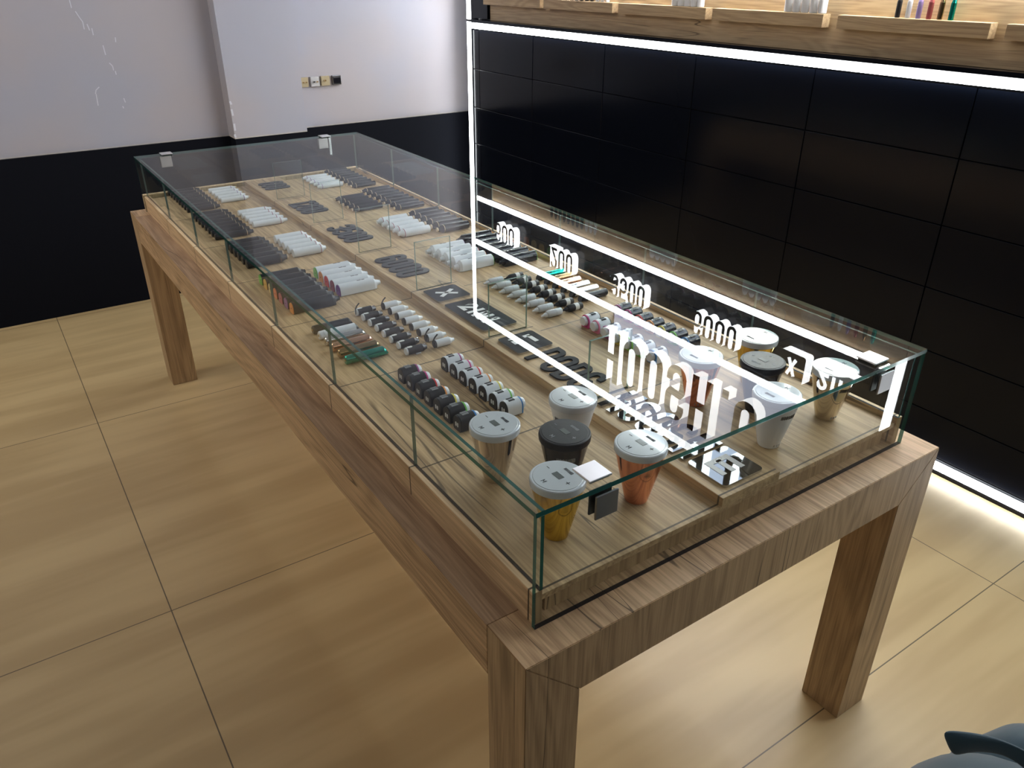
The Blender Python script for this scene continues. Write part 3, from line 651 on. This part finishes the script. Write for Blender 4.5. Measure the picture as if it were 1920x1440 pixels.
# columns by side: (left x of far column, ...); right side mirrored
g_far = '%s of the %s'
def row(kind, n, ya, yb, x, rz, label, group, **k):
    place_row(kind, lin(ya, yb, n), x, rz, label, group)
row(pen(0.125, 0.0098, 'black_plastic', 'gold_tip', 'gold_tip'), 8, 2.752, 2.452, 0.212, 0, 'slim black vape, %s in the outer left row by 600', 'black vapes left of number 600')
row(pen(0.110, 0.0098, 'white_plastic', 'accent_purple', 'gold_tip'), 5, 2.696, 2.518, 0.350, 0, 'slim white vape, %s in the row left of 600', 'white vapes left of number 600')
row(pen(0.133, 0.0108, 'black_plastic', 'gold_tip', 'gold_tip'), 8, 2.356, 2.054, 0.211, 0, 'black vape, %s in the outer left row by 1200', 'black vapes left of number 1200')
row(pen(0.123, 0.0108, 'white_plastic', 'accent_maroon', 'white_plastic'), 5, 2.301, 2.127, 0.358, 0, 'white vape, %s in the row left of 1200', 'white vapes left of number 1200')
row(pen(0.130, 0.0140, 'black_plastic', 'bronze_metal', 'gold_tip'), 6, 1.930, 1.716, 0.212, 0, 'thick black vape, %s in the outer left row by 3500', 'black vapes left of number 3500')
row(pen(0.113, 0.0140, 'white_plastic', 'accent_maroon', None, fat=0.5), 5, 1.908, 1.736, 0.358, 0, 'thick white vape, %s in the row left of 3500', 'white vapes left of number 3500')
# right of the strip (mouthpieces point at the strip)
row(pen(0.113, 0.0098, 'white_plastic', 'accent_purple', None), 5, 2.690, 2.515, 0.744, PI, 'slim white vape, %s in the inner right row by 600', 'white vapes right of number 600')
row(pen(0.110, 0.0098, 'black_gloss', 'gold_tip', 'gold_tip'), 8, 2.751, 2.450, 0.866, PI, 'slim black vape, %s in the wall-side row by 600', 'black vapes right of number 600')
row(pen(0.123, 0.0105, 'black_gloss', 'gold_tip', 'gold_tip'), 5, 2.284, 2.114, 0.731, PI, 'black vape, %s in the inner right row by 1200', 'black vapes just right of number 1200')
row(pen(0.126, 0.0105, 'black_gloss', 'gold_tip', 'gold_tip'), 8, 2.345, 2.045, 0.873, PI, 'black vape, %s in the wall-side row by 1200', 'black vapes by the wall side at number 1200')
row(pen(0.122, 0.0140, 'white_plastic', 'accent_maroon', None, fat=0.5), 5, 1.904, 1.734, 0.731, PI, 'thick white vape, %s in the inner right row by 3500', 'white vapes right of number 3500')
row(pen(0.125, 0.0140, 'black_gloss', 'gold_tip', 'gold_tip'), 6, 1.925, 1.704, 0.870, PI, 'thick black vape, %s in the wall-side row by 3500', 'black vapes right of number 3500')

def fat_vape(L, wd, body, accent, mouth):
    t = thing('vape', 'x', 'vape'); h = L / 2
    obj('body', AR(-h, h - 0.022, wd, wd * 1.02), body, t, smooth=0.5)
    obj('shoulder', AR(h - 0.022, h - 0.014, wd * .98, wd, 0.80), body, t, smooth=0.5)
    obj('mouthpiece', LX([(h - 0.014, wd * .30), (h - 0.008, wd * .27), (h - .003, wd * .20), (h, wd * .21)], wd * .45, 16), mouth, t, smooth=0.8)
    ec = obj('end_cap', AR(-h - 0.002, -h + 0.0001, wd * .93, wd * .97), accent, t, smooth=0.5)
    bm = LX([(-h - 0.0024, 0.002), (-h - 0.002, 0.002)], wd * .45, 10); obj('charging_port', bm, 'print_dark', ec)
    if 'white' in body:
        bm = bmesh.new(); hh = 0.0034
        fn = frame((-0.006, 0.0018, wd * 1.02), (1, 0, 0), (0, -1, 0), (0, 0, 1), hh); text_mesh(bm, 'HOOSH 6000', fn, 0.55, 0.2, 0.14, -0.0008, 0.0003); obj('print', bm, 'print_dark', t)
    return t
pos5 = ['farthest', 'second from far end', 'middle', 'second nearest', 'nearest']
def fat_row(cols, body, mouth, ys_, x, rz, L, wd, fmt, group):
    for i, (c, y) in enumerate(zip(cols, ys_)):
        t = fat_vape(L, wd, body, 'accent_' + c, mouth); t.location = (x, y, ZB); t.rotation_euler = (0, 0, rz)
        n = len(ys_); ps = 'farthest' if i == 0 else 'nearest' if i == n - 1 else '%s from far end' % ['', 'second', 'third', 'fourth', 'fifth', 'sixth'][i]
        t['label'] = fmt % (c, ps); t['group'] = group
fat_row(['green', 'amber', 'cream', 'coral', 'mauve', 'violet', 'orange'], 'soft_black', 'black_gloss', lin(1.558, 1.300, 7), 0.208, 0, 0.134, 0.030, 'fat black vape, %s end, %s of the outer left row', 'black 6000 vapes on the left')
fat_row(['green', 'orange', 'red', 'maroon', 'purple'], 'white_plastic', 'white_plastic', lin(1.523, 1.350, 5), 0.358, 0, 0.126, 0.032, 'fat white vape, %s end, %s of the row left of 6000', 'white 6000 vapes on the left')
fat_row(['purple', 'maroon', 'red', 'orange', 'green'], 'white_plastic', 'grey_bottle', lin(1.511, 1.336, 5), 0.728, PI, 0.134, 0.032, 'fat white vape, %s end, %s of the row right of 6000', 'white 6000 vapes on the right')
fat_row(['orange', 'violet', 'mauve', 'coral', 'cream', 'amber', 'green'], 'black_gloss', 'black_gloss', lin(1.560, 1.298, 7), 0.868, PI, 0.131, 0.030, 'fat black vape, %s end, %s of the wall-side row', 'black 6000 vapes on the right')

def metal_tube(L, r, body, cap):
    t = thing('vape_tube', 'x', 'vape'); h = L / 2
    obj('body', LX([(-h + .012, r), (h - 0.014, r)], r, 24), body, t, smooth=0.6)
    c = obj('end_cap', LX([(-h, r * .8), (-h + .002, r * .97), (-h + .0115, r * .97)], r, 24), body, t, smooth=0.6)
    obj('screw', LX([(-h - 0.001, r * .3), (-h, r * .3)], r, 10), 'brass', c)
    bm = bmesh.new(); lathe(bm, [(h - .0138, r * .98), (h - .002, r * .90), (h, r * .80)], 'x', (0, 0, r), 24)
    for v in bm.verts:
        if v.co.x > h - 0.01: v.co.x -= (v.co.z) * 0.55
    obj('mouthpiece', bm, cap, t, smooth=0.8); return t
tubes = [('black_plastic', 'black'), ('white_plastic', 'white'), ('silver_metal', 'silver'), ('rose_metal', 'copper'), ('bronze_metal', 'bronze'), ('green_metal', 'dark green')]
for (m_, nm), y in zip(tubes, lin(1.138, 0.933, 6)):
    t = metal_tube(0.110, 0.0115, m_, m_ if m_ != 'white_plastic' else 'black_plastic'); t.location = (0.191, y, ZB); t['label'] = '%s metal tube lying by the left glass wall beside the short pods' % nm; t['group'] = 'six tubes by the left glass wall'
for (m_, nm), y in zip(tubes[::-1], lin(1.136, 0.936, 6)):
    m2 = {'white_plastic': 'steel_bright', 'rose_metal': 'rose_metal'}.get(m_, m_)
    t = metal_tube(0.100, 0.0105, m2, 'black_plastic'); t.location = (0.876, y, ZB); t.rotation_euler = (0, 0, PI)
    t['label'] = '%s tube with black mouthpiece lying on the wall side of the case' % nm; t['group'] = 'six tubes on the wall side'

def pod_stick(dark):
    t = thing('pod_device', 'x', 'vape'); L, r = 0.056, 0.0098; h = L / 2
    if dark:
        obj('body', LX([(-h + .004, r), (h - .012, r)], r, 20), 'soft_black', t, smooth=0.6)
        obj('end_cap', LX([(-h, r * .93), (-h + .0045, r * 1.0)], r, 20), 'white_plastic', t, smooth=0.6)
        obj('mouthpiece', LX([(h - .012, r * .95), (h - .006, r * .75), (h, r * .55)], r * .9, 16), 'black_gloss', t, smooth=0.8)
        bm = bmesh.new(); pts = arcp(0, 0, r * .62, 20, 160, 6); Lf, Rt = ribbon(pts, 0.0025, False)
        fn = frame((h - .004, 0, r * 1.1), (1, 0, 0), (0, 0, 1), (0, 1, 0), 1)
        for i in range(len(Lf) - 1): plate(bm, [Lf[i], Lf[i + 1], Rt[i + 1], Rt[i]], fn, -0.0015, 0.0015)
        obj('loop', bm, 'silver_metal', t)
        bm = bmesh.new(); fn = frame((-h + .0045, 0, 2 * r - 0.0008), (1, 0, 0), (0, 1, 0), (0, 0, 1), 1); plate(bm, plate_pts(0, 0.014, -0.0035, 0.0035, 0.0034), fn, 0, 0.001); obj('badge', bm, 'label_white', t)
        bm = B(-0.006, 0.008, -r - 0.0022, -r + 0.001, 0.001, 0.004, 0.0006); obj('side_clip', bm, 'grey_bottle', t)
    else:
        obj('body', LX([(-h + .004, r), (h - .014, r)], r, 20), 'white_plastic', t, smooth=0.6)
        obj('end_cap', LX([(-h, r * .93), (-h + .0045, r * 1.01)], r, 20), 'black_plastic', t, smooth=0.6)
        obj('mouthpiece', LX([(h - .014, r * .95), (h - .008, r * .72), (h - .005, r * .5), (h, r * .42)], r * .95, 16), 'white_plastic', t, smooth=0.8)
    return t
row(pod_stick(True), 8, 1.1875, 0.900, 0.303, 0, 'short black pod, white cap, %s in its row', 'black pods left of the 2IN1 tile')
row(pod_stick(False), 8, 1.1865, 0.899, 0.379, 0, 'short white pod, black cap, %s in its row', 'white pods left of the 2IN1 tile')
# raised rubber tabs lie on some of them
def tab(x, y, label):
    bm = bmesh.new(); Lf, Rt = ribbon([(0, 0.004), (0.000, 0.020), (0.005, 0.028), (0.012, 0.034)], 0.0016, False); fn = frame((0, 0, 0), (1, 0, 0), (0, 0, 1), (0, 1, 0), 1)
    for i in range(len(Lf) - 1): plate(bm, [Lf[i], Lf[i + 1], Rt[i + 1], Rt[i]], fn, -0.002, 0.002)
    o = obj('rubber_tab', bm, 'black_plastic'); return o
for o_ in [o for o in bpy.data.objects if o.get('group') in ('black pods left of the 2IN1 tile', 'white pods left of the 2IN1 tile')]:
    wht = o_['group'].startswith('white'); lab = o_['label']
    if 'farthest' in lab or (wht and ('seventh' in lab or 'nearest' in lab)):
        q = tab(0, 0, ''); q.parent = o_; q.location = (-0.0285, 0, 0)
def bottle(dark):
    t = thing('liquid_bottle', 'x', 'bottle'); L, r = 0.064, 0.0098; h = L / 2; m_ = 'soft_black' if dark else 'grey_bottle'
    obj('body', LX([(-h, r * .9), (-h + .0015, r), (h - .021, r), (h - .017, r * .78)], r, 20), m_, t, smooth=0.7)
    obj('nozzle', LX([(h - .017, r * .66), (h - .010, r * .60), (h - .007, r * .34), (h, r * .28)], r * .9, 16), 'black_gloss' if dark else 'white_plastic', t, smooth=0.8)
    if dark: obj('label', LX([(-h + .013, r * 1.02), (-h + .026, r * 1.02)], r, 20), 'label_white', t, smooth=0.6)
    else: obj('label_line', LX([(-h + .020, r * 1.01), (-h + .0206, r * 1.01)], r, 20), 'print_grey', t, smooth=0.6)
    return t
row(bottle(False), 8, 1.183, 0.8965, 0.704, PI, 'small pale grey bottle, %s in its row', 'pale bottles right of the strip')
row(bottle(True), 8, 1.181, 0.897, 0.774, PI, 'small dark bottle, white label, %s in its row', 'dark bottles right of the strip')

def cartridge(body, accent, dark):
    t = thing('cartridge_pod', 'x', 'vape'); wd, L = 0.031, 0.036
    obj('body', AR(-0.021, 0.013, wd, 0.034), body, t, smooth=0.5)
    fp = obj('face_plate', AR(-0.0235, -0.0208, wd * .96, 0.033), 'soft_black', t, smooth=0.5)
    obj('colour_ring', AR(0.0131, 0.0165, wd * .99, 0.0335), accent, t, smooth=0.5)
    obj('mouthpiece', LX([(0.0166, .0125), (0.022, .0125), (0.025, .011)], 0.018, 20), 'white_plastic', t, smooth=0.7)
    bm = bmesh.new(); fn = frame((-0.0125, 0.0065, 0.0332), (1, 0, 0), (0, -1, 0), (0, 0, 1), 0.0055)
    for dy in (0.0, 1.35): text_mesh(bm, 'HOOSH', lambda a, b2, d: fn(a, b2 + dy - 0.2, d), 0.42, 0.17, 0.12, -0.002, 0.0011)
    obj('print', bm, 'print_grey' if dark else 'print_dark', t)
    bm = bmesh.new(); fn = frame((-0.0236, 0.006, 0.009), (0, -1, 0), (0, 0, 1), (-1, 0, 0), 0.010)
    for du in (0.0, 0.7): glyph_mesh(bm, '0', 0.45, 0.18, lambda a, b2, d: fn(a + du, b2, d), -0.0003, 0.0004)
    obj('face_print', bm, 'label_white', fp); return t
cc = ['plum', 'magenta', 'red', 'orange', 'yellow', 'green', 'blue']
for x, rz, body, dark, ya, yb, side, cl in ((0.228, 0, 'soft_black', True, 0.784, 0.5365, 'left', cc), (0.336, 0, 'white_plastic', False, 0.780, 0.5325, 'left', cc),
                                   (0.752, PI, 'white_plastic', False, 0.793, 0.5455, 'right', cc[1:2] * 1 + ['pink', 'plum', 'yellow', 'lime', 'green', 'blue']), (0.866, PI, 'black_gloss', True, 0.800, 0.553, 'right', cc)):
    for c, y in zip(cl, lin(ya, yb, 7)):
        t = cartridge(body, 'accent_' + c, dark); t.location = (x, y, ZB); t.rotation_euler = (0, 0, rz)
        t['label'] = 'stubby %s pod with %s ring, in the row %s of the PODS lettering' % ('black' if dark else 'white', c, side); t['group'] = '%s pods %s of PODS' % ('black' if dark else 'white', side)

# cups (conical devices with a control lid)
def cup(body, lid, label, x, y, side, tang):
    t = thing('cup_device', label, 'cup', (x, y, ZB), 0, 'cup shaped devices, ' + side + ' group'); hc = 0.1015
    rb, rt = 0.0205, 0.0435
    obj('body', LZ([(0, rb - .003), (0.0015, rb), (0.070, rb + (rt - rb) * .69), (0.0705, rb + (rt - rb) * .688), (hc, rt)], 64), body, t, smooth=0.5)
    lm, lt, pm = ('lid_white', 'lid_top_white', 'print_dark') if lid == 'w' else ('lid_black', 'lid_black', 'print_grey')
    l_ = obj('lid', LZ([(hc + .0002, rt + .0005), (hc + .001, rt + .0015), (hc + .008, rt + .0022), (hc + .0125, rt + .0014), (hc + .0135, rt - .0002)], 64), lm, t, smooth=0.5)
    obj('lid_panel', LZ([(hc + .0136, rt - .003), (hc + .0142, rt - .0038)], 64), lt, l_, smooth=0.5)
    sg = 1 if side == 'left' else -1; zt = hc + .0143; U = Vector((0, -sg, 0)); V = Vector((sg, 0, 0)); R_ = rt
    bm = bmesh.new(); fn = frame((0, 0, zt), U, V, (0, 0, 1), 1); plate(bm, [(-.0098, -.0052), (.0098, -.0052), (.0098, .0052), (-.0098, .0052)], fn, 0, 0.0004); obj('screen', bm, 'screen_grey', l_)
    bm = bmesh.new()
    for ch, u0, v0, hh, W in (('-', -0.70, -.09, 0.0088, .8), ('+', 0.50, -.10, 0.0092, .8), ('M', -.08, -.72, 0.0082, .8)):
        fn = frame(Vector((0, 0, zt)) + U * (u0 * R_) + V * (v0 * R_), U, V, (0, 0, 1), hh); glyph_mesh(bm, ch, W, 0.12, fn, 0, 0.0003)
    fn = frame(Vector((0, 0, zt)) + U * (-.22 * R_) + V * (.42 * R_), U, V, (0, 0, 1), 0.0054); text_mesh(bm, 'HOOSH#', fn, 0.42, 0.15, 0.13, 0, 0.0003)
    obj('lid_print', bm, pm, l_)
    bm = bmesh.new(); z0 = 0.0755
    def cone(a, b2, d):
        zz = z0 + b2 * 0.0085; rr = rb + (rt - rb) * zz / hc + d; an = tang + (a - 1.9) * 0.0085 / rr
        return Vector((rr * math.cos(an), rr * math.sin(an), zz))
    if side == 'right' or body in ('white_plastic', 'black_gloss'): text_mesh(bm, 'HOOSH#', cone, 0.44, 0.15, 0.14, -0.0003, 0.0005)
    if len(bm.faces): obj('body_print', bm, 'print_grey' if body == 'black_gloss' else 'print_dark', t)
    if side == 'right':
        bm = bmesh.new(); z0 = 0.006
        def cone2(a, b2, d):
            zz = z0 + b2 * 0.005; rr = rb + (rt - rb) * zz / hc + d; an = tang + (a - 1.6) * 0.005 / rr
            return Vector((rr * math.cos(an), rr * math.sin(an), zz))
        text_mesh(bm, 'X E C', cone2, 0.6, 0.12, 0.2, -0.0003, 0.0004); obj('care_marks', bm, 'print_grey', t)
    return t
A0 = math.radians(237)
cup('chrome_tinted', 'w', 'silver mirrored cup with white lid beside the left glass wall', 0.179, 0.356, 'left', A0)
cup('white_plastic', 'w', 'all white cup with white lid beside the HOOSH lettering', 0.353, 0.357, 'left', math.radians(200))
cup('black_gloss', 'b', 'all black cup in the middle of the five left cups', 0.2645, 0.266, 'left', A0)
cup('gold_metal', 'w', 'gold cup with white lid at the near left corner of the case', 0.1755, 0.167, 'left', A0)
cup('copper_metal', 'w', 'copper cup with white lid between gold cup and E tile', 0.350, 0.167, 'left', A0 + 0.3)
cup('gold_metal', 'w', 'gold cup with white lid behind the right hand black cup', 0.8535, 0.351, 'right', math.radians(237))
cup('copper_metal', 'w', 'copper cup with white lid right of the HOOSH lettering, under the mirrored sign', 0.6835, 0.352, 'right', A0)
cup('black_gloss', 'b', 'all black cup in the middle of the five right cups', 0.7685, 0.263, 'right', A0)
cup('white_plastic', 'w', 'all white cup right of the near E tile', 0.6835, 0.157, 'right', math.radians(262))
cup('chrome_tinted', 'w', 'silver mirrored cup with white lid at the near right corner of the case', 0.8655, 0.162, 'right', math.radians(262))

# ------------------------------------------------------------------ teal garment over a rounded support, lower right corner
g_ = thing('garment', 'teal fabric garment with a pointed collar at the lower right corner, beside the table', 'clothing', (0.50, -0.62, 0))
GP = Vector((0.50, -0.62, 0))
def dome(bm, c, R0, zc, zb, ph, amp):
    rings = []; seg = 72
    prof = [(zc + R0 * math.sin(a), R0 * math.cos(a)) for a in [math.radians(d) for d in range(88, -1, -8)]] + [(zc - (zc - zb) * k / 6, R0 * (1 + 0.02 * k)) for k in range(1, 7)]
    for i, (z, r) in enumerate(prof):
        rings.append([bm.verts.new(Vector((c[0] + r * (1 + amp * min(1, i / 8) * math.sin(7 * a + ph) * .5 + amp * .4 * math.sin(3 * a)) * math.cos(a), c[1] + r * (1 + amp * min(1, i / 8) * math.sin(7 * a + ph) * .5) * math.sin(a), z + 0.004 * math.sin(4 * a + i * .6))) - GP) for a in [2 * PI * k / seg for k in range(seg)]])
    for A, Bn in zip(rings, rings[1:]):
        for k in range(seg): bm.faces.new((A[k], A[(k + 1) % seg], Bn[(k + 1) % seg], Bn[k]))
    bm.faces.new(rings[0]); bm.faces.new(rings[-1])
bm = bmesh.new(); dome(bm, (0.4371, -0.5454), 0.25, 0.4301, 0.002, 0.4, 0.05); dome(bm, (0.603, -0.478), 0.135, 0.4957, 0.002, 2.0, 0.05)
obj('cloth_body', bm, 'teal_cloth', g_, smooth=1.2)
up_ = [(0.3678, -0.3861, 0.7744), (0.3922, -0.4039, 0.7721), (0.4134, -0.4204, 0.7686), (0.4334, -0.4388, 0.761), (0.4525, -0.4585, 0.7504), (0.4789, -0.4915, 0.7268)]; lo_ = [(0.3752, -0.408, 0.7374), (0.3903, -0.4144, 0.7434), (0.4108, -0.4274, 0.7447), (0.4305, -0.4428, 0.7411), (0.4441, -0.4589, 0.7305), (0.4615, -0.4874, 0.7044)]
bm = bmesh.new(); n = len(up_); off = Vector((0.004, 0.004, -0.003)); rows = []
for k in range(n):
    a, b2 = Vector(up_[k]), Vector(lo_[k]); m1 = (a * .6 + b2 * .4) + Vector((-0.008, -0.002, 0.006)) * math.sin(PI * min(1, k / 3 + .1)); rows.append([a, m1, b2])
for o_ in (Vector((0, 0, 0)), off):
    V = [[bm.verts.new(p + o_ - GP) for p in r] for r in rows]
    for i in range(n - 1):
        for j in range(2): bm.faces.new((V[i][j], V[i + 1][j], V[i + 1][j + 1], V[i][j + 1]))
    if o_.length == 0: V0 = V
for j, jj in ((0, 0), (2, 2)):
    for i in range(n - 1): bm.faces.new((V0[i][j], V0[i + 1][j], V[i + 1][j], V[i][j]))
for i in (0, n - 1):
    for j in range(2): bm.faces.new((V0[i][j], V0[i][j + 1], V[i][j + 1], V[i][j]))
co = obj('collar', bm, 'teal_cloth', g_, smooth=1.0); sm = co.modifiers.new('soft', 'SUBSURF'); sm.levels = 2; sm.render_levels = 2
